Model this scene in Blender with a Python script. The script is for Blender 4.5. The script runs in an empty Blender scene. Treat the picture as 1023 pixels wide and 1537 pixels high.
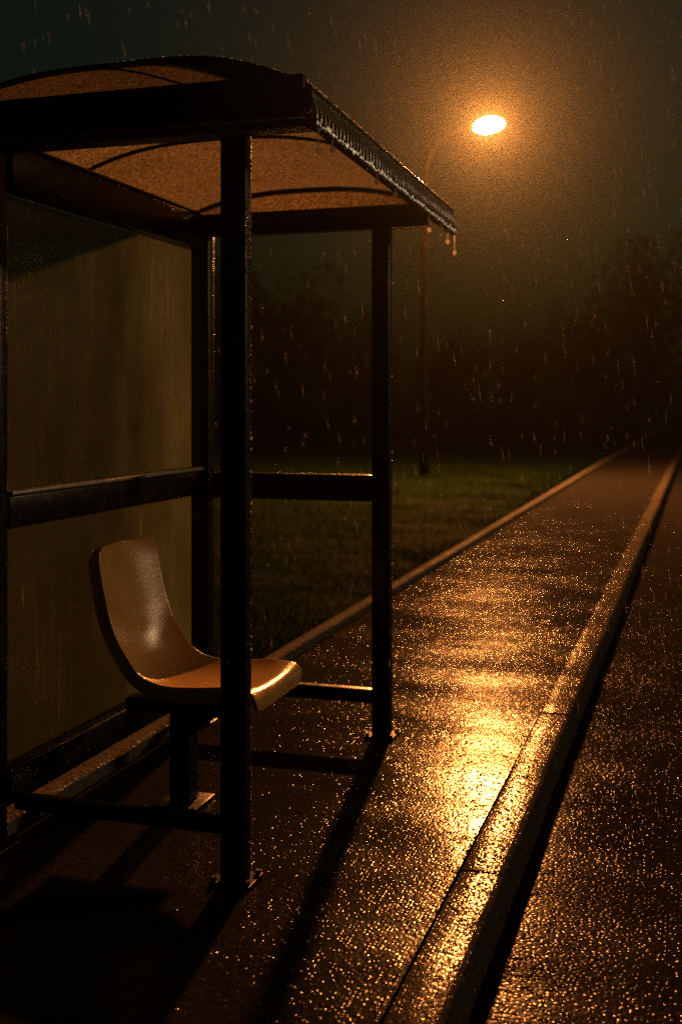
import bpy, bmesh, math, random
from mathutils import Vector, Matrix, noise
R = math.radians
random.seed(7)
S = bpy.context.scene
COL = S.collection

# ------------------------------------------------------------------ camera maths
H = 1.4                      # eye height
FPX = 1723.0                 # focal length in photo pixels (1023 x 1537)
CX, HY = 511.5, 605.0        # image centre x, horizon row
YAW = R(17.4)
sn, cs = math.sin(YAW), math.cos(YAW)
def w(x, y, d):
    """world point of a photo pixel at depth d"""
    u = (x - CX) / FPX
    return Vector((d * (u * cs - sn), d * (u * sn + cs), H + (HY - y) * d / FPX))

# ------------------------------------------------------------------ helpers
def link(o, parent=None):
    COL.objects.link(o)
    if parent: o.parent = parent
    return o
def tag(o, label=None, cat=None, group=None, kind=None):
    if label: o['label'] = label
    if cat: o['category'] = cat
    if group: o['group'] = group
    if kind: o['kind'] = kind
    return o
def empty(name, loc):
    o = bpy.data.objects.new(name, None); o.location = loc; o.empty_display_size = .1
    return link(o)
def finish(name, bm, mat, parent=None, smooth=False, origin=None, angle=None):
    """bm is in world coordinates; the object's origin goes to the parent's origin or to `origin`"""
    me = bpy.data.meshes.new(name)
    off = Vector((0, 0, 0))
    if parent is not None:
        q = parent
        while q is not None:
            off += q.location; q = q.parent
    elif origin is not None:
        off = Vector(origin)
    bmesh.ops.translate(bm, vec=-off, verts=bm.verts)
    bmesh.ops.recalc_face_normals(bm, faces=bm.faces)
    bm.to_mesh(me); bm.free()
    for m in (mat if isinstance(mat, (list, tuple)) else [mat]): me.materials.append(m)
    if smooth:
        for p in me.polygons: p.use_smooth = True
        if angle:
            try: me.set_sharp_from_angle(angle=R(angle))
            except Exception: pass
    o = bpy.data.objects.new(name, me)
    if parent is None: o.location = off
    return link(o, parent)
def box(bm, x0, x1, y0, y1, z0, z1, bev=0.004, seg=2):
    b = bmesh.new()
    bmesh.ops.create_cube(b, size=1)
    for v in b.verts:
        v.co = Vector((x0 + (v.co.x + .5) * (x1 - x0), y0 + (v.co.y + .5) * (y1 - y0), z0 + (v.co.z + .5) * (z1 - z0)))
    if bev: bmesh.ops.bevel(b, geom=b.edges[:], offset=bev, segments=seg, profile=.5, affect='EDGES')
    merge(bm, b)
def merge(bm, b, M=None):
    me = bpy.data.meshes.new('t'); b.to_mesh(me); b.free()
    if M is not None: me.transform(M)
    bm.from_mesh(me); bpy.data.meshes.remove(me)
def tube(bm, pts, rad, n=10, cap=True):
    pts = [Vector(p) for p in pts]
    rings = []
    up = Vector((0, 0, 1))
    for i, p in enumerate(pts):
        t = (pts[min(i + 1, len(pts) - 1)] - pts[max(i - 1, 0)]).normalized()
        a = t.cross(up)
        if a.length < 1e-3: a = t.cross(Vector((0, 1, 0)))
        a.normalize(); b = t.cross(a)
        r = rad[i] if isinstance(rad, (list, tuple)) else rad
        rings.append([bm.verts.new(p + (a * math.cos(2 * math.pi * k / n) + b * math.sin(2 * math.pi * k / n)) * r) for k in range(n)])
    for A, B in zip(rings, rings[1:]):
        for k in range(n): bm.faces.new((A[k], A[(k + 1) % n], B[(k + 1) % n], B[k]))
    if cap:
        bm.faces.new(rings[0]); bm.faces.new(rings[-1][::-1])
def blob(bm, c, rx, ry, rz, sub=2, M=None):
    b = bmesh.new(); bmesh.ops.create_icosphere(b, subdivisions=sub, radius=1)
    for v in b.verts: v.co = Vector((v.co.x * rx, v.co.y * ry, v.co.z * rz))
    merge(bm, b, Matrix.Translation(c) @ (M if M is not None else Matrix()))

# ------------------------------------------------------------------ materials
def mat(name):
    m = bpy.data.materials.new(name); m.use_nodes = True
    nt = m.node_tree; nt.nodes.clear()
    out = nt.nodes.new('ShaderNodeOutputMaterial')
    return m, nt, out
def N(nt, t, **kw):
    n = nt.nodes.new(t)
    for k, v in kw.items():
        if k.startswith('_'): setattr(n, k[1:], v)
        else: n.inputs[k.replace('9', ' ')].default_value = v
    return n
def L(nt, a, b): nt.links.new(a, b)
def coords(nt, scale=(1, 1, 1), kind='Object'):
    t = nt.nodes.new('ShaderNodeTexCoord'); mp = nt.nodes.new('ShaderNodeMapping')
    mp.inputs['Scale'].default_value = scale
    L(nt, t.outputs[kind], mp.inputs['Vector'])
    return mp.outputs['Vector']
def ramp(nt, fac, stops):
    r = nt.nodes.new('ShaderNodeValToRGB')
    e = r.color_ramp.elements
    while len(e) < len(stops): e.new(.5)
    for q, (p, c) in zip(e, stops):
        q.position = p; q.color = (c if len(c) == 4 else (*c, 1)) if isinstance(c, tuple) else (c, c, c, 1)
    L(nt, fac, r.inputs['Fac'])
    return r.outputs['Color']
def math_(nt, op, a, b=None, c=None):
    n = nt.nodes.new('ShaderNodeMath'); n.operation = op
    for i, v in enumerate((a, b, c)):
        if v is None: continue
        if isinstance(v, (int, float)): n.inputs[i].default_value = v
        else: L(nt, v, n.inputs[i])
    return n.outputs[0]

def wet_ground(name, c0, c1, rough, fine=95., bump=.006, puddle=.5, mid=18., spec=.06):
    """rain-soaked surface: stone grain standing through a water film"""
    m, nt, out = mat(name)
    v = coords(nt)
    vor = N(nt, 'ShaderNodeTexVoronoi', Scale=fine); L(nt, v, vor.inputs['Vector'])
    n1 = N(nt, 'ShaderNodeTexNoise', Scale=fine * .55, Detail=4., Roughness=.6); L(nt, v, n1.inputs['Vector'])
    n2 = N(nt, 'ShaderNodeTexNoise', Scale=mid, Detail=3.); L(nt, v, n2.inputs['Vector'])
    n3 = N(nt, 'ShaderNodeTexNoise', Scale=1.6, Detail=4., Roughness=.6); L(nt, v, n3.inputs['Vector'])
    pud = ramp(nt, n3.outputs['Fac'], [(.40, 0.), (.62, 1.)])
    # each stone a small dome of its own height under the film
    d2 = math_(nt, 'MULTIPLY', vor.outputs['Distance'], vor.outputs['Distance'])
    sep = nt.nodes.new('ShaderNodeSeparateColor'); L(nt, vor.outputs['Color'], sep.inputs[0])
    rnd = math_(nt, 'MULTIPLY_ADD', math_(nt, 'POWER', sep.outputs[0], 4.), 1.45, .15)
    h = math_(nt, 'MULTIPLY', math_(nt, 'MULTIPLY', d2, rnd), -1.)
    damp = math_(nt, 'MULTIPLY_ADD', pud, -puddle, 1.)
    h = math_(nt, 'MULTIPLY', h, damp)
    h = math_(nt, 'ADD', h, math_(nt, 'MULTIPLY', n1.outputs['Fac'], .10))
    h = math_(nt, 'ADD', h, math_(nt, 'MULTIPLY', n2.outputs['Fac'], .30))
    h = math_(nt, 'ADD', h, math_(nt, 'MULTIPLY', n3.outputs['Fac'], 1.2))
    b = N(nt, 'ShaderNodeBump', Strength=1., Distance=bump); L(nt, h, b.inputs['Height'])
    if 'Filter Width' in b.inputs: b.inputs['Filter Width'].default_value = .02
    di = nt.nodes.new('ShaderNodeBsdfDiffuse'); gl = nt.nodes.new('ShaderNodeBsdfGlossy')
    gl.inputs['Color'].default_value = (1, 1, 1, 1)
    L(nt, b.outputs['Normal'], di.inputs['Normal']); L(nt, b.outputs['Normal'], gl.inputs['Normal'])
    L(nt, ramp(nt, n1.outputs['Fac'], [(.3, c0), (.7, c1)]), di.inputs['Color'])
    L(nt, math_(nt, 'MULTIPLY_ADD', pud, -rough * .3, rough), gl.inputs['Roughness'])
    vb = coords(nt, (.9, 3.2, 1))
    nb = N(nt, 'ShaderNodeTexNoise', Scale=1., Detail=3.); L(nt, vb, nb.inputs['Vector'])
    wet = ramp(nt, nb.outputs['Fac'], [(.36, .30), (.62, 1.)])      # patches where the film is thin
    mx = nt.nodes.new('ShaderNodeMixShader')
    L(nt, math_(nt, 'MULTIPLY', wet, spec), mx.inputs[0]); L(nt, di.outputs[0], mx.inputs[1]); L(nt, gl.outputs[0], mx.inputs[2])
    L(nt, mx.outputs[0], out.inputs['Surface'])
    return m

M = {}
M['asphalt'] = wet_ground('wet_asphalt_pavement', (.006, .006, .0055), (.022, .021, .019), .17, 88., .0025, .45, spec=.039)
M['road'] = wet_ground('wet_road_asphalt', (.005, .005, .005), (.018, .017, .016), .18, 76., .0031, .25, spec=.013)
M['kerb'] = wet_ground('wet_kerb_stone', (.025, .022, .018), (.07, .062, .05), .17, 95., .0036, .1, spec=.045)
M['edging'] = wet_ground('wet_edging_concrete', (.05, .046, .04), (.12, .11, .09), .35, 70., .005, .1, spec=.012)
M['soil'] = wet_ground('wet_soil', (.003, .007, .0015), (.007, .015, .003), .6, 60., .012, .1, spec=.003)

def metal(name, col, rough, drops=.5, scale=140., spec=.5):
    m, nt, out = mat(name)
    p = nt.nodes.new('ShaderNodeBsdfPrincipled')
    v = coords(nt)
    vor = N(nt, 'ShaderNodeTexVoronoi', Scale=scale); L(nt, v, vor.inputs['Vector'])
    hd = ramp(nt, vor.outputs['Distance'], [(.0, 1.), (.33, 0.)])
    n = N(nt, 'ShaderNodeTexNoise', Scale=35., Detail=5.); L(nt, v, n.inputs['Vector'])
    n2 = N(nt, 'ShaderNodeTexNoise', Scale=6., Detail=4.); L(nt, v, n2.inputs['Vector'])
    mask = ramp(nt, n2.outputs['Fac'], [(.42, 0.), (.6, 1.)])
    h = math_(nt, 'ADD', math_(nt, 'MULTIPLY', math_(nt, 'MULTIPLY', hd, mask), drops), math_(nt, 'MULTIPLY', n.outputs['Fac'], .25))
    b = N(nt, 'ShaderNodeBump', Strength=1., Distance=.003); L(nt, h, b.inputs['Height']); L(nt, b.outputs['Normal'], p.inputs['Normal'])
    c = ramp(nt, n.outputs['Fac'], [(.3, tuple(x * .6 for x in col)), (.75, tuple(x * 1.3 for x in col))])
    L(nt, c, p.inputs['Base Color'])
    L(nt, math_(nt, 'MULTIPLY_ADD', n.outputs['Fac'], .25, rough - .1), p.inputs['Roughness'])
    p.inputs['IOR'].default_value = 1.45; p.inputs['Specular IOR Level'].default_value = spec
    L(nt, p.outputs[0], out.inputs['Surface'])
    return m
M['frame'] = metal('wet_black_frame_paint', (.006, .0055, .005), .26, .5, 170., .2)
M['trim'] = metal('wet_roof_trim', (.014, .011, .009), .2, 1.2, 110.)
M['steel'] = metal('bolt_steel', (.08, .075, .07), .4, .2)
M['pole'] = metal('dark_lamp_pole_paint', (.003, .0026, .002), .9, .1, 140., .0)
M['bead'] = metal('edge_highlight_bead', (.30, .28, .25), .34, .5, 150., .9)  # paler than the frame: the rail's edge highlight put into the colour
M['fascia'] = metal('wet_ribbed_fascia', (.05, .048, .045), .24, .4, 160., .8)
M['lip'] = metal('wet_brown_lip', (.05, .032, .018), .35, .6)

# rain-streaked plastic sheet for the roof (drops standing on it)
def sheet(name, col, transp, grain_scale, streak=False, rough=.25, relief=.002, fwd=.0, dif=.10, lo=.3):
    m, nt, out = mat(name)
    v = coords(nt)
    vor = N(nt, 'ShaderNodeTexVoronoi', Scale=grain_scale); L(nt, v, vor.inputs['Vector'])
    nz = N(nt, 'ShaderNodeTexNoise', Scale=grain_scale * .7, Detail=3.); L(nt, v, nz.inputs['Vector'])
    nb = N(nt, 'ShaderNodeTexNoise', Scale=2.5, Detail=3.); L(nt, v, nb.inputs['Vector'])
    if streak:
        vs = coords(nt, (60., 60., 2.2))
        st = N(nt, 'ShaderNodeTexNoise', Scale=1., Detail=3., Roughness=.5, Distortion=.6); L(nt, vs, st.inputs['Vector'])
        vs2 = coords(nt, (3.2, 3.2, 1.7))
        st2 = N(nt, 'ShaderNodeTexNoise', Scale=1., Detail=5., Roughness=.6); L(nt, vs2, st2.inputs['Vector'])
        run = ramp(nt, st.outputs['Fac'], [(.58, 0.), (.72, 1.)])                     # separate runs of water
        where = ramp(nt, st2.outputs['Fac'], [(.42, 0.), (.64, 1.)])
        base = ramp(nt, st2.outputs['Fac'], [(.30, .42), (.70, .68)])
        sp = ramp(nt, vor.outputs['Distance'], [(.0, .30), (.22, 0.)])                  # standing drops
        # brighter towards the far end: lamp light on the pane put into its colour
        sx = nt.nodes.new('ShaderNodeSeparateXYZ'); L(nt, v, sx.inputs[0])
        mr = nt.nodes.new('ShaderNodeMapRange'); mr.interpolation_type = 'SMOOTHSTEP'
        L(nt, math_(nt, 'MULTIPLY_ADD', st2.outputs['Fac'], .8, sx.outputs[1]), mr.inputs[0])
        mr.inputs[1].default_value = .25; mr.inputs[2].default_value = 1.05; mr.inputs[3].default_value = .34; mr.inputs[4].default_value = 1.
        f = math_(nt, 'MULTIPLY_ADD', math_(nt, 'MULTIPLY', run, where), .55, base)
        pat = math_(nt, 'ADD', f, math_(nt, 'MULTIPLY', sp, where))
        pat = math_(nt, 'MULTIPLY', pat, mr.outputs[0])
        gr = ramp(nt, nz.outputs['Fac'], [(.35, .82), (.7, 1.1)])
        mx = N(nt, 'ShaderNodeMixRGB', _blend_type='MULTIPLY'); mx.inputs['Fac'].default_value = 1
        L(nt, pat, mx.inputs[1]); L(nt, gr, mx.inputs[2]); pat = mx.outputs[0]
    else:
        a = ramp(nt, vor.outputs['Distance'], [(.05, 1.), (.6, .45)])
        b_ = ramp(nt, nz.outputs['Fac'], [(.38, lo), (.62, 1.)])
        mx = N(nt, 'ShaderNodeMixRGB', _blend_type='MULTIPLY'); mx.inputs['Fac'].default_value = 1
        L(nt, a, mx.inputs[1]); L(nt, b_, mx.inputs[2])
        mx2 = N(nt, 'ShaderNodeMixRGB', _blend_type='MULTIPLY'); mx2.inputs['Fac'].default_value = 1
        L(nt, mx.outputs[0], mx2.inputs[1]); L(nt, ramp(nt, nb.outputs['Fac'], [(.3, .75), (.7, 1.)]), mx2.inputs[2])
        pat = mx2.outputs[0]
    tint = N(nt, 'ShaderNodeMixRGB', _blend_type='MULTIPLY'); tint.inputs['Fac'].default_value = 1
    tint.inputs[1].default_value = (*col, 1); L(nt, pat, tint.inputs[2])
    bq = N(nt, 'ShaderNodeBump', Strength=1., Distance=relief); L(nt, pat, bq.inputs['Height'])
    tr = nt.nodes.new('ShaderNodeBsdfTranslucent'); L(nt, tint.outputs[0], tr.inputs['Color']); L(nt, bq.outputs['Normal'], tr.inputs['Normal'])
    di = nt.nodes.new('ShaderNodeBsdfDiffuse'); L(nt, tint.outputs[0], di.inputs['Color'])
    rf = N(nt, 'ShaderNodeBsdfRefraction', IOR=1.12, Roughness=.55); L(nt, tint.outputs[0], rf.inputs['Color']); L(nt, bq.outputs['Normal'], rf.inputs['Normal'])
    m0 = N(nt, 'ShaderNodeMixShader', Fac=fwd); L(nt, tr.outputs[0], m0.inputs[1]); L(nt, rf.outputs[0], m0.inputs[2]); tr = m0
    m1 = N(nt, 'ShaderNodeMixShader', Fac=dif); L(nt, tr.outputs[0], m1.inputs[1]); L(nt, di.outputs[0], m1.inputs[2])
    tp = N(nt, 'ShaderNodeBsdfTransparent', Color=(.9, .9, .86, 1))
    m2 = N(nt, 'ShaderNodeMixShader', Fac=transp); L(nt, m1.outputs[0], m2.inputs[1]); L(nt, tp.outputs[0], m2.inputs[2])
    gl = N(nt, 'ShaderNodeBsdfGlossy', Roughness=rough, Color=(1, 1, 1, 1))
    bp = N(nt, 'ShaderNodeBump', Strength=1., Distance=.002); L(nt, pat, bp.inputs['Height']); L(nt, bp.outputs['Normal'], gl.inputs['Normal'])
    m3 = N(nt, 'ShaderNodeMixShader', Fac=.05); L(nt, m2.outputs[0], m3.inputs[1]); L(nt, gl.outputs[0], m3.inputs[2])
    L(nt, m3.outputs[0], out.inputs['Surface'])
    return m
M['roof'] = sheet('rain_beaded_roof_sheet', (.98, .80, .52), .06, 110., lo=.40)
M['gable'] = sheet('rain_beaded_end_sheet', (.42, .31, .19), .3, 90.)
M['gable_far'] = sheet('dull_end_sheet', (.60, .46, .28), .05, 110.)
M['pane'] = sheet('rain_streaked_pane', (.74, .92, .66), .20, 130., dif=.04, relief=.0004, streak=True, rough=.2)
def clear(name):
    m, nt, out = mat(name)
    tp = N(nt, 'ShaderNodeBsdfTransparent', Color=(.96, .97, .95, 1))
    gl = N(nt, 'ShaderNodeBsdfGlossy', Roughness=.12)
    mx = N(nt, 'ShaderNodeMixShader', Fac=.05)
    L(nt, tp.outputs[0], mx.inputs[1]); L(nt, gl.outputs[0], mx.inputs[2])
    L(nt, mx.outputs[0], out.inputs['Surface'])
    return m
M['clear'] = clear('clear_wet_face')

def seat_mat():
    m, nt, out = mat('beige_moulded_plastic')
    p = nt.nodes.new('ShaderNodeBsdfPrincipled')
    v = coords(nt)
    n = N(nt, 'ShaderNodeTexNoise', Scale=420., Detail=2.); L(nt, v, n.inputs['Vector'])
    vor = N(nt, 'ShaderNodeTexVoronoi', Scale=110., Randomness=1.); L(nt, v, vor.inputs['Vector'])
    n2 = N(nt, 'ShaderNodeTexNoise', Scale=7., Detail=5.); L(nt, v, n2.inputs['Vector'])
    mask = ramp(nt, n2.outputs['Fac'], [(.5, 0.), (.66, 1.)])
    hd = math_(nt, 'MULTIPLY', ramp(nt, vor.outputs['Distance'], [(.0, 1.), (.28, 0.)]), mask)
    h = math_(nt, 'ADD', math_(nt, 'MULTIPLY', hd, .9), math_(nt, 'MULTIPLY', n.outputs['Fac'], .22))
    b = N(nt, 'ShaderNodeBump', Strength=.8, Distance=.0025); L(nt, h, b.inputs['Height']); L(nt, b.outputs['Normal'], p.inputs['Normal'])
    L(nt, ramp(nt, n2.outputs['Fac'], [(.3, (.43, .26, .080)), (.7, (.52, .32, .105))]), p.inputs['Base Color'])
    L(nt, math_(nt, 'MULTIPLY_ADD', n2.outputs['Fac'], .2, .11), p.inputs['Roughness'])
    L(nt, p.outputs[0], out.inputs['Surface'])
    return m
M['seat'] = seat_mat()

def water(name, transp=.35, dif=.3):
    m, nt, out = mat(name)
    gl = N(nt, 'ShaderNodeBsdfGlass', IOR=1.33, Roughness=.02, Color=(1, 1, 1, 1))
    tr = N(nt, 'ShaderNodeBsdfTranslucent', Color=(.85, .85, .85, 1))
    tp = nt.nodes.new('ShaderNodeBsdfTransparent')
    m1 = N(nt, 'ShaderNodeMixShader', Fac=dif); L(nt, gl.outputs[0], m1.inputs[1]); L(nt, tr.outputs[0], m1.inputs[2])
    m2 = N(nt, 'ShaderNodeMixShader', Fac=transp); L(nt, m1.outputs[0], m2.inputs[1]); L(nt, tp.outputs[0], m2.inputs[2])
    L(nt, m2.outputs[0], out.inputs['Surface'])
    return m
M['water'] = water('water_drop', .05, .5)
M['rain'] = water('falling_rain', .35, .75)
def fringe():
    m, nt, out = mat('foaming_drip_water')
    p = N(nt, 'ShaderNodeBsdfPrincipled', Roughness=.34, IOR=1.5, Metallic=.8)
    p.inputs['Base Color'].default_value = (.74, .87, 1., 1)
    L(nt, p.outputs[0], out.inputs['Surface']); return m
M['fringe'] = fringe()

def leaf(name, col, tr=.35):
    m, nt, out = mat(name)
    v = coords(nt)
    n = N(nt, 'ShaderNodeTexNoise', Scale=.8, Detail=4.); L(nt, v, n.inputs['Vector'])
    c = ramp(nt, n.outputs['Fac'], [(.3, tuple(x * .55 for x in col)), (.7, tuple(x * 1.4 for x in col))])
    p = N(nt, 'ShaderNodeBsdfPrincipled', Roughness=.8); L(nt, c, p.inputs['Base Color']); p.inputs['Specular IOR Level'].default_value = .0
    t = nt.nodes.new('ShaderNodeBsdfTranslucent'); L(nt, c, t.inputs['Color'])
    mx = N(nt, 'ShaderNodeMixShader', Fac=tr); L(nt, p.outputs[0], mx.inputs[1]); L(nt, t.outputs[0], mx.inputs[2])
    L(nt, mx.outputs[0], out.inputs['Surface']); return m
M['grass'] = leaf('wet_grass_blades', (.0036, .0150, .0030), .15)
M['foliage'] = leaf('dark_foliage', (.008, .017, .006))
def bark():
    m, nt, out = mat('wet_bark')
    p = N(nt, 'ShaderNodeBsdfPrincipled', Roughness=.6)
    v = coords(nt, (8, 8, 1.5)); n = N(nt, 'ShaderNodeTexNoise', Scale=2., Detail=5.); L(nt, v, n.inputs['Vector'])
    L(nt, ramp(nt, n.outputs['Fac'], [(.3, (.02, .015, .01)), (.7, (.06, .045, .03))]), p.inputs['Base Color'])
    L(nt, p.outputs[0], out.inputs['Surface']); return m
M['bark'] = bark()
def emit(name, col, s):
    m, nt, out = mat(name)
    e = N(nt, 'ShaderNodeEmission', Color=(*col, 1), Strength=s); L(nt, e.outputs[0], out.inputs['Surface']); return m
LAMP_STRENGTH = 17500.
M['lamp'] = emit_lamp = emit('sodium_lamp_glow', (1., .31, .065), LAMP_STRENGTH)

emit_lamp.cycles.emission_sampling = 'FRONT'
# ------------------------------------------------------------------ ground, road, pavement
def bend(y):                                   # the road runs straight
    return 0.
ys = [-8 + i * .5 for i in range(0, 77)] + [31 + i * 1.5 for i in range(30)]
def strip(name, profile, mt, lab=None, noise_amp=0.):
    """extrude an open or closed (x, z) profile along the road"""
    bm = bmesh.new(); rows = []
    for y in ys:
        rows.append([bm.verts.new((x + bend(y) + noise_amp * noise.noise(Vector((x * 9, y * 2.1, z * 5))), y,
                                   z + noise_amp * .6 * noise.noise(Vector((x * 9, y * 1.7, z * 7 + 4))))) for x, z in profile])
    for A, B in zip(rows, rows[1:]):
        for k in range(len(profile) - 1): bm.faces.new((A[k], A[k + 1], B[k + 1], B[k]))
    o = finish(name, bm, mt, smooth=True, angle=40)
    tag(o, kind='structure'); return o
KIN, KOUT, RZ, PB = -.690, -.560, -.125, -2.13
def frange(a, b, n): return [a + (b - a) * i / n for i in range(n + 1)]
strip('pavement', [(x, 0) for x in frange(PB, KIN - .0045, 10)], M['asphalt'], noise_amp=.004)
strip('road', [(x, RZ) for x in frange(KOUT - .05, 6.2, 14)], M['road'], noise_amp=.004)
strip('verge', [(6.2, RZ), (6.2, .0), (6.34, .0), (9., .0), (60., .0)], M['soil'])
# lawn / terrain sheet
bm = bmesh.new()
bmesh.ops.create_grid(bm, x_segments=60, y_segments=60, size=1)
for v in bm.verts:
    x = -220 + (v.co.x + 1) * 220; y = -20 + (v.co.y + 1) * 140
    v.co = Vector((x, y, -.16))
o = finish('ground', bm, M['soil']); tag(o, kind='structure')
bm = bmesh.new(); rows = []
lx = [-2.2 - .12 * i ** 1.9 for i in range(26)]
for y in ys + [62, 80, 110, 150]:
    b0 = bend(min(y, 60))
    rows.append([bm.verts.new((x + b0, y, .012 + .035 * noise.noise(Vector((x * .8, y * .8, 0))) * min(1, (-2.2 - x)) + .25 * noise.noise(Vector((x * .07, y * .07, 3))) * min(1, max(0, (-4 - x) / 10)))) for x in lx])
for A, B in zip(rows, rows[1:]):
    for k in range(len(lx) - 1): bm.faces.new((A[k], A[k + 1], B[k + 1], B[k]))
o = finish('lawn', bm, M['soil'], smooth=True); tag(o, kind='structure')

# kerb: separate stones with open joints, one structure
bm = bmesh.new()
J0 = 3.40; y = J0 - .915 * 11
while y < 58:
    y1 = y + .915
    dx = random.uniform(-.003, .003); dz = random.uniform(-.003, .003)
    sec = [(KIN, -.05), (KIN, -.002), (KIN + .002, .002), (KIN + .006, .003), (KIN + .06, .004), (KOUT - .018, .0035), (KOUT - .012, .003), (KOUT - .002, -.003), (KOUT + .002, -.014), (KOUT + .010, RZ - .02)]
    n = 8; rows = []
    for i in range(n + 1):
        t = i / n
        yy = y + .005 + t * .905
        e = .004 * (i in (0, n))
        rows.append([bm.verts.new((x + dx + bend(yy) + .003 * noise.noise(Vector((x * 12, yy * 6, 1))), yy, z + dz - e * (z > -.03) + .003 * noise.noise(Vector((x * 20, yy * 8, 9))))) for x, z in sec])
    for A, B in zip(rows, rows[1:]):
        for k in range(len(sec) - 1): bm.faces.new((A[k], A[k + 1], B[k + 1], B[k]))
    bm.faces.new(rows[0]); bm.faces.new(rows[-1][::-1])
    y = y1
o = finish('kerb', bm, M['kerb'], smooth=True, angle=35); tag(o, kind='structure')
# edging between pavement and grass
strip('pavement_edging', [(PB, -.02), (PB, .045), (PB - .01, .055), (PB - .07, .056), (PB - .085, .045), (PB - .09, -.03)], M['edging'], noise_amp=.006)

# grass blades: uncountable
bm = bmesh.new()
def blade(x, y, z, h):
    a = random.uniform(0, 2 * math.pi); ww = .002 + h * .03
    lean = random.uniform(.1, .7) * h; b = random.uniform(0, 2 * math.pi)
    p0 = Vector((x - ww * math.cos(a), y - ww * math.sin(a), z)); p1 = Vector((x + ww * math.cos(a), y + ww * math.sin(a), z))
    mid = Vector((lean * .35 * math.cos(b), lean * .35 * math.sin(b), h * .6))
    tip = Vector((x + lean * math.cos(b), y + lean * math.sin(b), z + h))
    v = [bm.verts.new(p) for p in (p0, p1, p1 * .85 + p0 * .15 + mid, p0 * .85 + p1 * .15 + mid, tip)]
    bm.faces.new((v[0], v[1], v[2], v[3])); bm.faces.new((v[3], v[2], v[4]))
for i in range(70000):
    t = random.random()
    y = 2.4 + 26 * t ** 1.6
    x = PB - .08 - 9 * random.random() ** 1.8 * (.35 + .65 * t)
    h = random.uniform(.018, .045) * (1 + .5 * noise.noise(Vector((x * 1.5, y * 1.5, 0)))) * (1 + t)
    blade(x, y, .0, h)
o = finish('grass', bm, M['grass']); tag(o, 'short wet grass growing behind the pavement edging', 'grass', kind='stuff')

# ------------------------------------------------------------------ bus shelter
FX, BX, NY, FY = -1.30, -2.08, 3.12, 4.66      # post centres
sh = empty('bus_shelter', (-1.7, 3.9, 0))
tag(sh, 'small black framed bus shelter with arched beaded roof on the wet pavement', 'bus shelter')
def post(x, y, hx, hy, top):
    bm = bmesh.new(); box(bm, x - hx, x + hx, y - hy, y + hy, .008, top, .006, 3)
    p = finish('post', bm, M['frame'], sh, smooth=True, angle=50)
    bm = bmesh.new(); box(bm, x - hx - .024, x + hx + .024, y - hy - .03, y + hy + .03, .001, .010, .003, 2)
    plate = finish('base_plate', bm, M['frame'], p)
    for sx in (-1, 1):
        for sy in (-1, 1):
            bm = bmesh.new()
            bmesh.ops.create_cone(bm, cap_ends=True, segments=6, radius1=.009, radius2=.009, depth=.012, matrix=Matrix.Translation((x + sx * (hx + .012), y + sy * (hy + .016), .016)))
            finish('bolt', bm, M['frame'], p)
    return p
post(FX, NY, .040, .026, 2.19)
post(FX + .02, FY, .038, .030, 2.135)
post(BX - .038, NY, .030, .030, 2.19)
post(BX - .02, FY, .042, .034, 2.135)
def member(name, x0, x1, y0, y1, z0, z1, m='frame', bev=.006):
    bm = bmesh.new(); box(bm, x0, x1, y0, y1, z0, z1, bev, 3)
    return finish(name, bm, M[m], sh, smooth=True, angle=50)
# beams
member('top_beam', BX - .058, BX + .004, NY + .034, FY - .038, 2.075, 2.218)                      # back, along the road
member('highlight_bead', BX - .020, BX + .012, NY + .034, FY - .040, 2.2195, 2.229, 'lip', .003)  # lighter strip added to draw the highlight along the beam edge
member('top_beam', BX - .06, -1.075, FY - .034, FY + .030, 2.132, 2.228)                         # far end
member('fascia_beam', -2.34, -1.045, 2.985, 3.035, 2.195, 2.312, 'frame', .010)                   # near end
member('fascia_lip', -2.30, -1.047, 3.004, 3.085, 2.168, 2.192, 'lip', .005)
# rails
member('middle_rail', BX - .055, BX - .006, NY + .034, FY - .038, 1.000, 1.105)
member('highlight_bead', BX - .040, BX + .005, NY + .034, FY - .038, 1.107, 1.120, 'bead', .004)  # pale strip that draws the bright line on the rail top
member('middle_rail', BX + .03, FX - .02, FY - .026, FY + .022, .985, 1.097)
member('bottom_rail', BX - .055, BX - .003, NY + .034, FY - .038, .125, .235)
member('bottom_rail', BX + .03, FX - .02, FY - .022, FY + .022, .136, .195)
member('bottom_rail', BX + .044, FX - .044, NY - .020, NY + .020, .136, .182)
# panes in the back (6 mm sheets: outer faces clear, inner face rain-frosted)
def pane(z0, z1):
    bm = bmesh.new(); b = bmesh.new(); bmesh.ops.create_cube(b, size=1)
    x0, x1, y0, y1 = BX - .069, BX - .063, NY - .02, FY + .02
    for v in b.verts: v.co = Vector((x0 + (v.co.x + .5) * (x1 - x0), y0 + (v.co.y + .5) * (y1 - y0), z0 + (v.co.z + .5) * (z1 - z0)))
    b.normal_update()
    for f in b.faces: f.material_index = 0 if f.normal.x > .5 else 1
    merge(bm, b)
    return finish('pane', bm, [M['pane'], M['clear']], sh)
pane(1.121, 2.073); pane(.237, .998)

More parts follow.
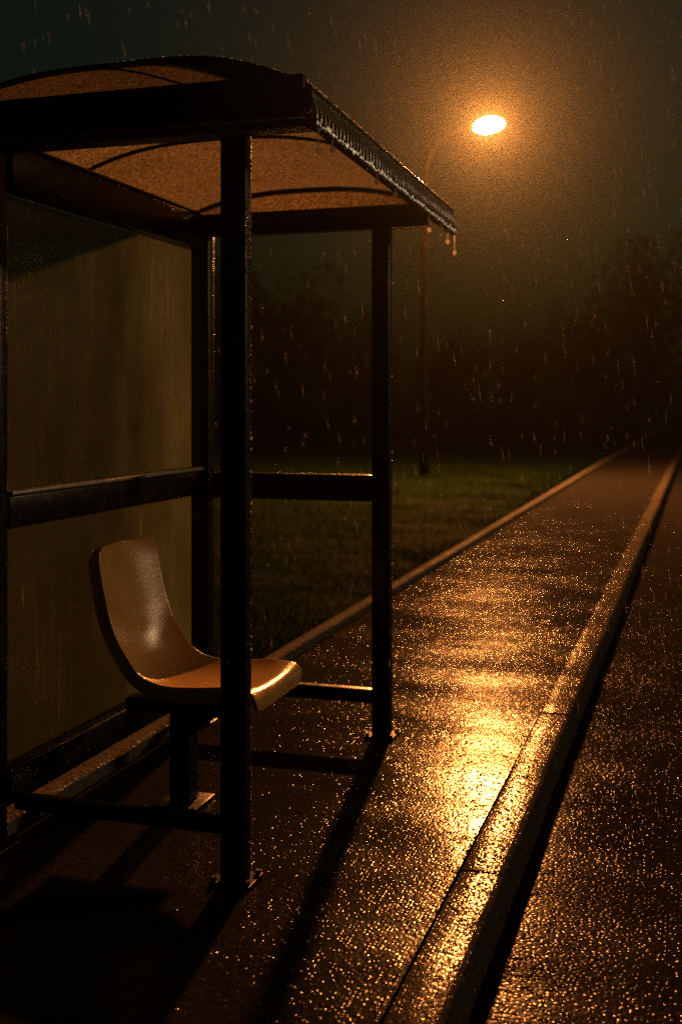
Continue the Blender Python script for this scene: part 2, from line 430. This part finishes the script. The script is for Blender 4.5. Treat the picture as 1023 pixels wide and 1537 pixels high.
# roof: arched sheet, beaded with rain
RX0, RX1, RY0, RY1 = -2.32, -1.03, 3.03, 4.86
XC, HW = (RX0 + RX1) / 2, (RX1 - RX0) / 2
def arch(x, y=3.03):
    t = abs((x - XC) / HW)
    return 2.262 + .132 * (1 - t ** 2.6) - .038 * (y - RY0) / (RY1 - RY0)
bm = bmesh.new(); NX, NYR = 40, 24
top = [[bm.verts.new((x, y, arch(x, y))) for y in frange(RY0, RY1, NYR)] for x in frange(RX0, RX1, NX)]
bot = [[bm.verts.new((x, y, arch(x, y) - .006)) for y in frange(RY0, RY1, NYR)] for x in frange(RX0, RX1, NX)]
for i in range(NX):
    for j in range(NYR):
        f = bm.faces.new((top[i][j], top[i + 1][j], top[i + 1][j + 1], top[i][j + 1])); f.material_index = 1
        bm.faces.new((bot[i][j], bot[i][j + 1], bot[i + 1][j + 1], bot[i + 1][j]))
for i in range(NX):
    for j in (0, NYR):
        f = bm.faces.new((top[i][j], bot[i][j], bot[i + 1][j], top[i + 1][j])); f.material_index = 1
for j in range(NYR):
    for i in (0, NX):
        f = bm.faces.new((top[i][j], top[i][j + 1], bot[i][j + 1], bot[i][j])); f.material_index = 1
roof = finish('roof', bm, [M['roof'], M['clear']], sh, smooth=True, angle=40)
# arch ribs under the sheet and seams
def arch_band(name, y0, y1, lo, hi, x0=RX0, x1=RX1, m='frame', n=40):
    bm = bmesh.new(); rows = []
    for x in frange(x0, x1, n):
        z = arch(x, (y0 + y1) / 2)
        a, b = (lo(x) if callable(lo) else lo), (hi(x) if callable(hi) else hi)
        rows.append([bm.verts.new(p) for p in ((x, y0, z + a), (x, y1, z + a), (x, y1, z + b), (x, y0, z + b))])
    for A, B in zip(rows, rows[1:]):
        for k in range(4): bm.faces.new((A[k], A[(k + 1) % 4], B[(k + 1) % 4], B[k]))
    bm.faces.new(rows[0]); bm.faces.new(rows[-1][::-1])
    return finish(name, bm, M[m], roof, smooth=True, angle=40)
arch_band('roof_rib', 3.86, 3.876, -.017, -.0065)
arch_band('roof_rib', 4.806, 4.820, -.014, -.0065)
arch_band('roof_edge', 4.845, 4.885, -.005, .010)
def tr_hi(x): return .004 + .018 * max(0, min(1, (x + 1.62) / .3))
def tr_lo(x): return -.004 - .042 * max(0, min(1, (x + 1.50) / .28))
arch_band('roof_edge', 3.012, 3.045, tr_lo, tr_hi, m='trim')
# end sheet filling the near arch
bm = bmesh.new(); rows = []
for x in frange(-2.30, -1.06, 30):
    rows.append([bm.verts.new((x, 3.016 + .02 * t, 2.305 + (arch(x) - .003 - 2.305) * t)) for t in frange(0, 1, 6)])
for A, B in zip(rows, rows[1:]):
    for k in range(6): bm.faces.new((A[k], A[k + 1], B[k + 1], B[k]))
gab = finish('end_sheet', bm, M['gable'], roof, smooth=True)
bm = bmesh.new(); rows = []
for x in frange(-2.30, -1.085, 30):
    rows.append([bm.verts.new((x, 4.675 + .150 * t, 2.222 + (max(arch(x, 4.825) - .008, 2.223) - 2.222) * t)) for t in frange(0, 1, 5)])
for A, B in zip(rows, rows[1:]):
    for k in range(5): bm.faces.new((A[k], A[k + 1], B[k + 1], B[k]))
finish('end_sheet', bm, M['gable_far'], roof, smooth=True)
bm = bmesh.new()
sp = []
for t in frange(0, 1, 10):
    x = -1.70 + .30 * t; zt_ = arch(x) - .004 - (arch(x) - 2.314) * t ** 1.5
    sp.append((x, 3.010 + .02 * (zt_ - 2.305) / .09, zt_))
tube(bm, sp, .0032, 8)
finish('seam', bm, M['frame'], roof)
# eave fascia: ribbed with running water
bm = bmesh.new(); rows = []
ny = 460
for i, y in enumerate(frange(2.99, 4.875, ny)):
    col = []
    for j, t in enumerate(frange(0, 1, 8)):
        ph = y * 2 * math.pi / .036 + 1.5 * noise.noise(Vector((y * 6, 0, t * 1.2))) + .9 * math.sin(t * 3 + y * 3)
        amp = .0075 * (.35 + .9 * t)
        rag = .010 * noise.noise(Vector((y * 40, 2, 0))) * t
        col.append(bm.verts.new((RX1 + .006 + amp * math.sin(ph) + .010 * math.sin(t * 2.6), y, 2.262 - .020 * (y - 3.03) - .100 * t + rag)))
    rows.append(col)
for A, B in zip(rows, rows[1:]):
    for k in range(8): bm.faces.new((A[k], A[k + 1], B[k + 1], B[k]))
# back of the fascia
bk = [(bm.verts.new((RX1 - .012, y, 2.262 - .020 * (y - 3.03))), bm.verts.new((RX1 - .012, y, 2.168 - .020 * (y - 3.03)))) for y in (2.99, 4.875)]
bm.faces.new((bk[0][0], bk[1][0], bk[1][1], bk[0][1]))
eave = finish('eave_fascia', bm, M['fascia'], roof, smooth=True)
bm = bmesh.new()
tube(bm, [(RX1 + .004 + .002 * noise.noise(Vector((y * 30, 0, 0))), y, 2.268 - .020 * (y - 3.03) + .002 * noise.noise(Vector((y * 25, 5, 0)))) for y in frange(2.985, 4.88, 150)], .0085, 8)
finish('eave_trim', bm, M['trim'], roof, smooth=True)
# water hanging along the lower lip
bm = bmesh.new()
for i in range(460):
    y = 3.0 + 1.86 * (i + random.uniform(-.4, .4)) / 460
    s = random.uniform(.7, 1.3); ln = random.uniform(.006, .013) * (1 + .9 * noise.noise(Vector((y * 14, 7, 0))))
    zz = 2.166 - .020 * (y - 3.03) + .009 * noise.noise(Vector((y * 40, 2, 0)))
    blob(bm, Vector((RX1 + .0225 + random.uniform(-.002, .003), y, zz + ln * .5)), .0014 * s, .0044 * s, ln, 1, Matrix.Rotation(-.28 + random.uniform(-.3, .3), 4, 'Z'))
o = finish('water_fringe', bm, M['fringe'], roof, smooth=True); o['kind'] = 'stuff'

# beads of rain on frame and roof edge (uncountable)
bm = bmesh.new()
for i in range(420):                           # front post, road side and edge
    z = .25 + 1.9 * random.random() ** .6; s = random.uniform(.0012, .0034)
    blob(bm, Vector((FX + .040, NY + random.uniform(-.022, .022), z)), s * .8, s, s * random.uniform(1., 2.2), 1)
for i in range(300):
    y = random.uniform(2.99, 4.87); s = random.uniform(.0015, .004)
    blob(bm, Vector((RX1 + .004 + random.uniform(-.006, .007), y, 2.2755 - .020 * (y - 3.03))), s, s, s * .8, 1)
for i in range(220):
    x = -1.03 - .6 * random.random(); s = random.uniform(.0015, .0035)
    blob(bm, Vector((x, 3.012 + random.uniform(0, .03), arch(x) + tr_hi(x))), s, s, s * .8, 1)
for i in range(160):                           # middle rail bead
    y = random.uniform(NY + .05, FY - .05); s = random.uniform(.001, .0026)
    blob(bm, Vector((BX + random.uniform(-.03, .004), y, 1.1205)), s, s, s * .8, 1)
for i in range(160):
    s = random.uniform(.001, .003)
    blob(bm, Vector((FX + .058, FY + random.uniform(-.025, .025), random.uniform(.3, 2.1))), s * .8, s, s * random.uniform(1, 2), 1)
o = finish('rain_beads', bm, M['water'], None, smooth=True, origin=(FX, NY, 0)); tag(o, 'rain beads standing on the posts and roof edge of the shelter', 'water', kind='stuff')

# hanging drips
drips = [(3.02, .055, 'long water drip at the near front corner of the shelter roof'),
         (3.15, .020, 'short dark water drop just behind the near corner drip of the roof'),
         (3.62, .016, 'water drop halfway along the dripping roof edge, in front of the ceiling'),
         (3.86, .014, 'tiny water drop on the roof edge just before the far top beam'),
         (4.38, .050, 'water drip on the roof edge right above the far front post'),
         (4.60, .030, 'short water drip in the cluster at the far roof corner, nearest the far post'),
         (4.72, .045, 'middle water drip of the cluster at the far roof corner'),
         (4.86, .070, 'longest water drip at the very tip of the far roof corner')]
for y, ln, lab in drips:
    bm = bmesh.new()
    x = RX1 + .018; z = 2.160 - .020 * (y - 3.03)
    tube(bm, [(x, y, z + .006), (x, y, z - ln * .5), (x, y, z - ln)], [.0036, .0018, .002], 8)
    blob(bm, Vector((x, y, z - ln - .006)), (.0082), .0082, .0105, 2)
    o = finish('water_drip', bm, M['water'], None, smooth=True, origin=(x, y, z - ln))
    tag(o, lab, 'water drop', 'water drips hanging from the shelter roof edge')

# ------------------------------------------------------------------ seat
SY = 3.765
st = empty('shelter_seat', (-1.72, SY, 0))
tag(st, 'beige moulded plastic bucket seat on a black pedestal inside the shelter', 'seat')
# profile of the sitting face at the centre line: (x, z)
ctrl = [(-2.012, .898), (-1.998, .82), (-1.978, .72), (-1.958, .62), (-1.938, .535), (-1.902, .466), (-1.845, .430), (-1.755, .418), (-1.64, .424), (-1.53, .434), (-1.475, .438), (-1.438, .436), (-1.414, .424), (-1.404, .402), (-1.402, .370)]
def cat(P, n):
    out = []
    P = [P[0]] + P + [P[-1]]
    for i in range(1, len(P) - 2):
        for k in range(n):
            t = k / n
            p0, p1, p2, p3 = [Vector((a[0], 0, a[1])) for a in P[i - 1:i + 3]]
            out.append(.5 * ((2 * p1) + (-p0 + p2) * t + (2 * p0 - 5 * p1 + 4 * p2 - p3) * t * t + (-p0 + 3 * p1 - 3 * p2 + p3) * t ** 3))
    out.append(Vector((P[-1][0], 0, P[-1][1])))
    return out
prof = cat(ctrl, 5)
cum = [0]
for a, b in zip(prof, prof[1:]): cum.append(cum[-1] + (b - a).length)
LEN = cum[-1]
bm = bmesh.new(); rings = []
def ring(p, nrm, hw, th, dip, wing):
    """closed cross-section, rounded, dished on the sitting face"""
    pts = []
    m = 14; rr = min(.016, th * .42)
    def lift(a): return wing * (abs(a) ** 2.6) - dip * (1 - a * a)
    for k in range(m + 1):                      # sitting face, near to far
        a = (-1 + 2 * k / m) * (1 - rr / hw)
        pts.append(Vector((0, SY + hw * a, 0)) + p + nrm * lift(a))
    for q in (.35, .7): pts.append(Vector((0, SY + hw - rr * (1 - math.sin(q * math.pi / 2)), 0)) + p + nrm * (lift(1) - rr * (1 - math.cos(q * math.pi / 2))))
    for q in (rr * 1.2, th * .5, th - rr): pts.append(Vector((0, SY + hw, 0)) + p + nrm * (lift(1) - q))
    for k in range(m + 1):                      # back face, far to near
        a = (1 - 2 * k / m) * (1 - rr / hw)
        pts.append(Vector((0, SY + hw * a, 0)) + p + nrm * (lift(1) * .8 * abs(a) ** 1.5 + lift(1) * .2 - th))
    for q in (th - rr, th * .5, rr * 1.2): pts.append(Vector((0, SY - hw, 0)) + p + nrm * (lift(1) - q))
    for q in (.7, .35): pts.append(Vector((0, SY - hw + rr * (1 - math.sin(q * math.pi / 2)), 0)) + p + nrm * (lift(1) - rr * (1 - math.cos(q * math.pi / 2))))
    return [bm.verts.new(q) for q in pts]
for i, p in enumerate(prof):
    t = (prof[min(i + 1, len(prof) - 1)] - prof[max(i - 1, 0)]).normalized()
    nrm = Vector((-t.z, 0, t.x))                # towards the sitter
    if nrm.x + nrm.z < 0: nrm = -nrm
    s = cum[i]
    half = .232 if s > .44 else .226 + .006 * (s / .44)
    # waist between back and seat
    half -= .002 * math.exp(-((s - .40) / .10) ** 2)
    c0 = min(1, s / .075); c1 = min(1, (LEN - s) / .05)
    hw = half * (1 - .24 * (1 - math.sqrt(max(0, 1 - (1 - c0) ** 2)))) * (1 - .20 * (1 - math.sqrt(max(0, 1 - (1 - c1) ** 2))))
    th = .060 * (.8 + .2 * c0) * (.30 + .70 * max(0, min(1, (LEN - s - .05) / .12)))
    corner = math.exp(-((s - .44) / .13) ** 2)
    fade = min(1, (LEN - s) / .16)
    rings.append(ring(p, nrm, hw, th, .014 * fade, (.020 + .040 * corner) * fade))
for A, B in zip(rings, rings[1:]):
    n = len(A)
    for k in range(n): bm.faces.new((A[k], A[(k + 1) % n], B[(k + 1) % n], B[k]))
for Rg in (rings[0], rings[-1]):
    bm.faces.new(Rg)
shell = finish('shell', bm, M['seat'], st, smooth=True)
md = shell.modifiers.new('round', 'SUBSURF'); md.levels = 2; md.render_levels = 2
def sm(name, *a, bev=.004, m='frame'):
    bm = bmesh.new(); box(bm, *a, bev, 2); return finish(name, bm, M[m], st, smooth=True, angle=50)
sm('support_bar', -1.93, -1.56, 3.62, 3.90, .322, .366)
sm('pedestal', -1.765, -1.690, 3.635, 3.715, .012, .321)
sm('foot_plate', -1.81, -1.645, 3.59, 3.76, .001, .012, bev=.003)
bm = bmesh.new()
vs = [bm.verts.new(p) for p in ((-1.689, 3.66, .320), (-1.60, 3.66, .320), (-1.689, 3.66, .240), (-1.689, 3.69, .320), (-1.60, 3.69, .320), (-1.689, 3.69, .240))]
for f in ((0, 1, 2), (5, 4, 3), (0, 3, 4, 1), (1, 4, 5, 2), (2, 5, 3, 0)): bm.faces.new([vs[k] for k in f])
finish('bracket', bm, M['frame'], st)

# ------------------------------------------------------------------ street lamp
LD = 22.
base = w(636, 0, LD); base.z = 0
head = w(733, 188, LD)
lamp = empty('street_lamp', base)
tag(lamp, 'tall street lamp with glowing orange sodium head standing in the grass', 'street lamp')
d2 = Vector((head.x - base.x, head.y - base.y, 0)); reach = d2.length; d2.normalize()
zt = head.z - .95
bm = bmesh.new()
tube(bm, [base + Vector((0, 0, .02)), base + Vector((0, 0, 1.1))], [.10, .10], 16)
tube(bm, [base + Vector((0, 0, 1.10)), base + Vector((0, 0, 1.2)), base + Vector((0, 0, zt))], [.092, .078, .068], 16)
finish('pole', bm, M['pole'], lamp, smooth=True, angle=50)
bm = bmesh.new()
arc = []
for k in range(17):
    a = math.pi / 2 * k / 16
    rr = reach - .27
    arc.append(base + d2 * (rr * (1 - math.cos(a))) + Vector((0, 0, zt + (head.z - .02 - zt) * math.sin(a))))
tube(bm, arc, [.066 - .022 * min(1, k / 8) for k in range(17)], 12)
finish('arm', bm, M['pole'], lamp, smooth=True)
rotz = math.atan2(d2.y, d2.x)
aim = (Vector((-1.0, 2.0, .9)) - head).normalized()          # the oval lens is aimed down the path
ex = aim.cross(Vector((0, 0, 1))).normalized()
if ex.dot(d2) < 0: ex = -ex
ez = ex.cross(aim)
if ez.z < 0: ez = -ez
tl = R(7)
ex2 = ex * math.cos(tl) + ez * math.sin(tl); ez2 = ez * math.cos(tl) - ex * math.sin(tl)
def lens(u, v, t): return head + ex2 * u + ez2 * v + aim * t
def oval(bm, a, b, depth, sign, nr=6, na=28, t0=0.):
    rows = []
    for i in range(nr):
        r = math.cos(math.pi / 2 * i / nr); h = depth * math.sin(math.pi / 2 * i / nr)
        rows.append([bm.verts.new(lens(a * r * math.cos(2 * math.pi * k / na), b * r * math.sin(2 * math.pi * k / na), t0 + sign * h)) for k in range(na)])
    c = bm.verts.new(lens(0, 0, t0 + sign * depth))
    for A, B in zip(rows, rows[1:]):
        for k in range(na): bm.faces.new((A[k], A[(k + 1) % na], B[(k + 1) % na], B[k]))
    for k in range(na): bm.faces.new((rows[-1][k], rows[-1][(k + 1) % na], c))
    return rows[0]
bm = bmesh.new()
r0 = oval(bm, .298, .148, .16, -1)
r1 = oval(bm, .282, .134, .13, -1)                       # inside of the housing
for k in range(28): bm.faces.new((r0[k], r0[(k + 1) % 28], r1[(k + 1) % 28], r1[k]))
hd = finish('lamp_head', bm, M['pole'], lamp, smooth=True, angle=40)
bm = bmesh.new()
oval(bm, .280, .132, .10, 1, nr=3, na=14, t0=.004)
finish('lens', bm, M['lamp'], hd, smooth=True)

# ------------------------------------------------------------------ trees in the fog
def crown_mesh(seed, n=3600):
    rnd = random.Random(seed); bm = bmesh.new()
    lobes = []
    for k in range(11):
        a = rnd.uniform(0, 2 * math.pi); r = rnd.uniform(0, .62)
        lobes.append((Vector((r * math.cos(a), r * math.sin(a), rnd.uniform(.12, .86))), rnd.uniform(.22, .40)))
    for i in range(n):
        c, rr = rnd.choice(lobes)
        d = Vector((rnd.gauss(0, 1), rnd.gauss(0, 1), rnd.gauss(0, 1))).normalized()
        p = c + d * rr * rnd.random() ** .35
        if p.z < .01: continue
        q = Matrix.Rotation(rnd.uniform(0, 6.28), 3, 'Z') @ Matrix.Rotation(rnd.uniform(-1.2, 1.2), 3, 'X')
        s = rnd.uniform(.022, .05)
        vs = [bm.verts.new(p + q @ Vector(v)) for v in ((-s, 0, 0), (0, -s * .5, 0), (s, 0, s * .3), (0, s * .5, 0))]
        bm.faces.new(vs)
    return bm
def tree(x, y_top, width_px, d, seed, lab, base_pull=1.):
    p = w(x, 0, d); p.z = 0
    h = H + (HY - y_top) * d / FPX; r = width_px * d / FPX / 2
    t = empty('tree', p); tag(t, lab, 'tree', 'dark trees along the far side of the lawn')
    bm = crown_mesh(seed)
    for v in bm.verts: v.co = p + Vector((v.co.x * r * 1.05, v.co.y * r * 1.05, v.co.z * h * .96))
    finish('crown', bm, M['foliage'], t)
    bm = bmesh.new()
    tube(bm, [p + Vector((0, 0, -.1)), p + Vector((.05, 0, h * .25)), p + Vector((-.1, .1, h * .5)), p + Vector((0, 0, h * .8))], [.035 * h, .028 * h, .02 * h, .006 * h], 8)
    rnd = random.Random(seed + 50)
    for k in range(6):
        a = rnd.uniform(0, 6.28); z0 = h * rnd.uniform(.22, .5)
        tube(bm, [p + Vector((0, 0, z0)), p + Vector((math.cos(a) * r * .3, math.sin(a) * r * .3, z0 + h * .12)), p + Vector((math.cos(a) * r * .6, math.sin(a) * r * .6, z0 + h * .26))], [.014 * h, .010 * h, .004 * h], 6)
    finish('trunk', bm, M['bark'], t, smooth=True)
tree(330, 380, 190, 73, 1, 'dark tree seen between the shelter rear post and the near front post')
tree(452, 392, 210, 70, 2, 'broad dark tree seen through the open far end of the shelter')
tree(555, 470, 170, 75, 3, 'low dark tree behind the far front post of the shelter')
tree(668, 505, 190, 80, 4, 'low fogged tree just right of the lamp pole')
tree(778, 500, 180, 83, 5, 'low fogged tree straight below the glowing lamp head')
tree(868, 455, 170, 78, 6, 'mid-height fogged tree at the foot of the tall right hand tree')
tree(965, 345, 230, 73, 7, 'tall dark tree near the right edge, above the far end of the path')
tree(1075, 330, 220, 70, 8, 'tall dark tree cut off by the right edge of the picture')
tree(200, 360, 230, 72, 9, 'dark tree behind the streaked rear pane of the shelter')

# ------------------------------------------------------------------ rain
bm = bmesh.new(); rnd = random.Random(3)
wind = Vector((.10, .02, -1)).normalized()
cnt = 0
while cnt < 900:
    d = 3.2 + 8 * rnd.random() ** 1.2
    x = rnd.uniform(-60, 1083); yy = rnd.uniform(-40, 1150)
    p = w(x, yy, d)
    if p.z < .05: continue
    if RX0 - .05 < p.x < RX1 + .06 and 2.9 < p.y < 4.95: continue
    wd = (wind + Vector((rnd.gauss(0, .035), rnd.gauss(0, .03), 0))).normalized()
    ln = rnd.uniform(.03, .10) * (.6 + d * .10); r = rnd.uniform(.00013, .00030) * (.6 + d * .11)
    a = wd.cross(Vector((0, 1, 0))).normalized(); b = wd.cross(a)
    ring_ = [bm.verts.new(p + a * r * math.cos(k * 2.0944) + b * r * math.sin(k * 2.0944) + wd * ln * .1) for k in range(3)]
    t0 = bm.verts.new(p - wd * ln * .5); t1 = bm.verts.new(p + wd * ln * .5)
    for k in range(3):
        bm.faces.new((t0, ring_[k], ring_[(k + 1) % 3])); bm.faces.new((t1, ring_[(k + 1) % 3], ring_[k]))
    cnt += 1
o = finish('rain', bm, M['rain'], smooth=True); tag(o, 'fine slanting rain falling through the lamp light', 'rain', kind='stuff')

# ------------------------------------------------------------------ haze
m, nt, out = mat('rain_haze')
pv = N(nt, 'ShaderNodeVolumePrincipled', Density=.00019, Anisotropy=.88)
pv.inputs['Density Attribute'].default_value = ''
m.cycles.homogeneous_volume = True; m.cycles.volume_sampling = 'EQUIANGULAR'
pv.inputs['Color'].default_value = (.89, .97, .82, 1)
L(nt, pv.outputs[0], out.inputs['Volume'])
bm = bmesh.new(); box(bm, -222, 75, -21, 262, -1.2, 11.5, 0)
o = finish('haze', bm, m); tag(o, 'thin rain haze filling the air over pavement and lawn', 'haze', kind='stuff')

# ------------------------------------------------------------------ sky, added warm fill
W = bpy.data.worlds.new('World'); S.world = W; W.use_nodes = True; W.cycles.sampling_method = 'NONE'
nt = W.node_tree; nt.nodes.clear()
wo = nt.nodes.new('ShaderNodeOutputWorld'); bg = nt.nodes.new('ShaderNodeBackground')
sky = nt.nodes.new('ShaderNodeTexSky'); sky.sky_type = 'NISHITA'; sky.sun_disc = False
sky.sun_elevation = R(13.5); sky.sun_rotation = R(50); sky.air_density = 2.; sky.dust_density = 4.
mx = N(nt, 'ShaderNodeMixRGB', _blend_type='MULTIPLY'); mx.inputs['Fac'].default_value = 1
L(nt, sky.outputs[0], mx.inputs[1]); mx.inputs[2].default_value = (.45, .95, .80, 1)
L(nt, mx.outputs[0], bg.inputs['Color']); bg.inputs['Strength'].default_value = .003
L(nt, bg.outputs[0], wo.inputs['Surface'])
sun = bpy.data.lights.new('fill_sun', 'SUN'); sun.energy = .45; sun.angle = R(3); sun.color = (1., .56, .27)
so = bpy.data.objects.new('fill_sun', sun); link(so)
# added fill light without a real source: from the far right, low, over the far end of the shelter
dirv = Vector((-.77, -.64, -.24)).normalized()
so.rotation_euler = dirv.to_track_quat('-Z', 'Y').to_euler()

# ------------------------------------------------------------------ camera
cam = bpy.data.cameras.new('camera'); co = link(bpy.data.objects.new('camera', cam))
co.location = (0, 0, H); co.rotation_euler = (R(90), 0, YAW)
cam.sensor_fit = 'VERTICAL'; cam.sensor_height = 36; cam.sensor_width = 24
cam.lens = FPX / 1537 * 36
cam.shift_y = -(1537 / 2 - HY) / 1537
cam.clip_start = .05; cam.clip_end = 600
cam.dof.use_dof = True; cam.dof.focus_distance = 3.65; cam.dof.aperture_fstop = 2.0
S.camera = co

S.view_settings.view_transform = 'Standard'; S.view_settings.look = 'None'
S.view_settings.exposure = 0; S.view_settings.gamma = 1
S.render.engine = 'CYCLES'
c = S.cycles
c.max_bounces = 6; c.diffuse_bounces = 2; c.glossy_bounces = 3; c.transmission_bounces = 5; c.transparent_max_bounces = 12; c.volume_bounces = 1
c.sample_clamp_indirect = 4.; c.caustics_reflective = False; c.caustics_refractive = False
c.use_denoising = False; c.use_adaptive_sampling = False
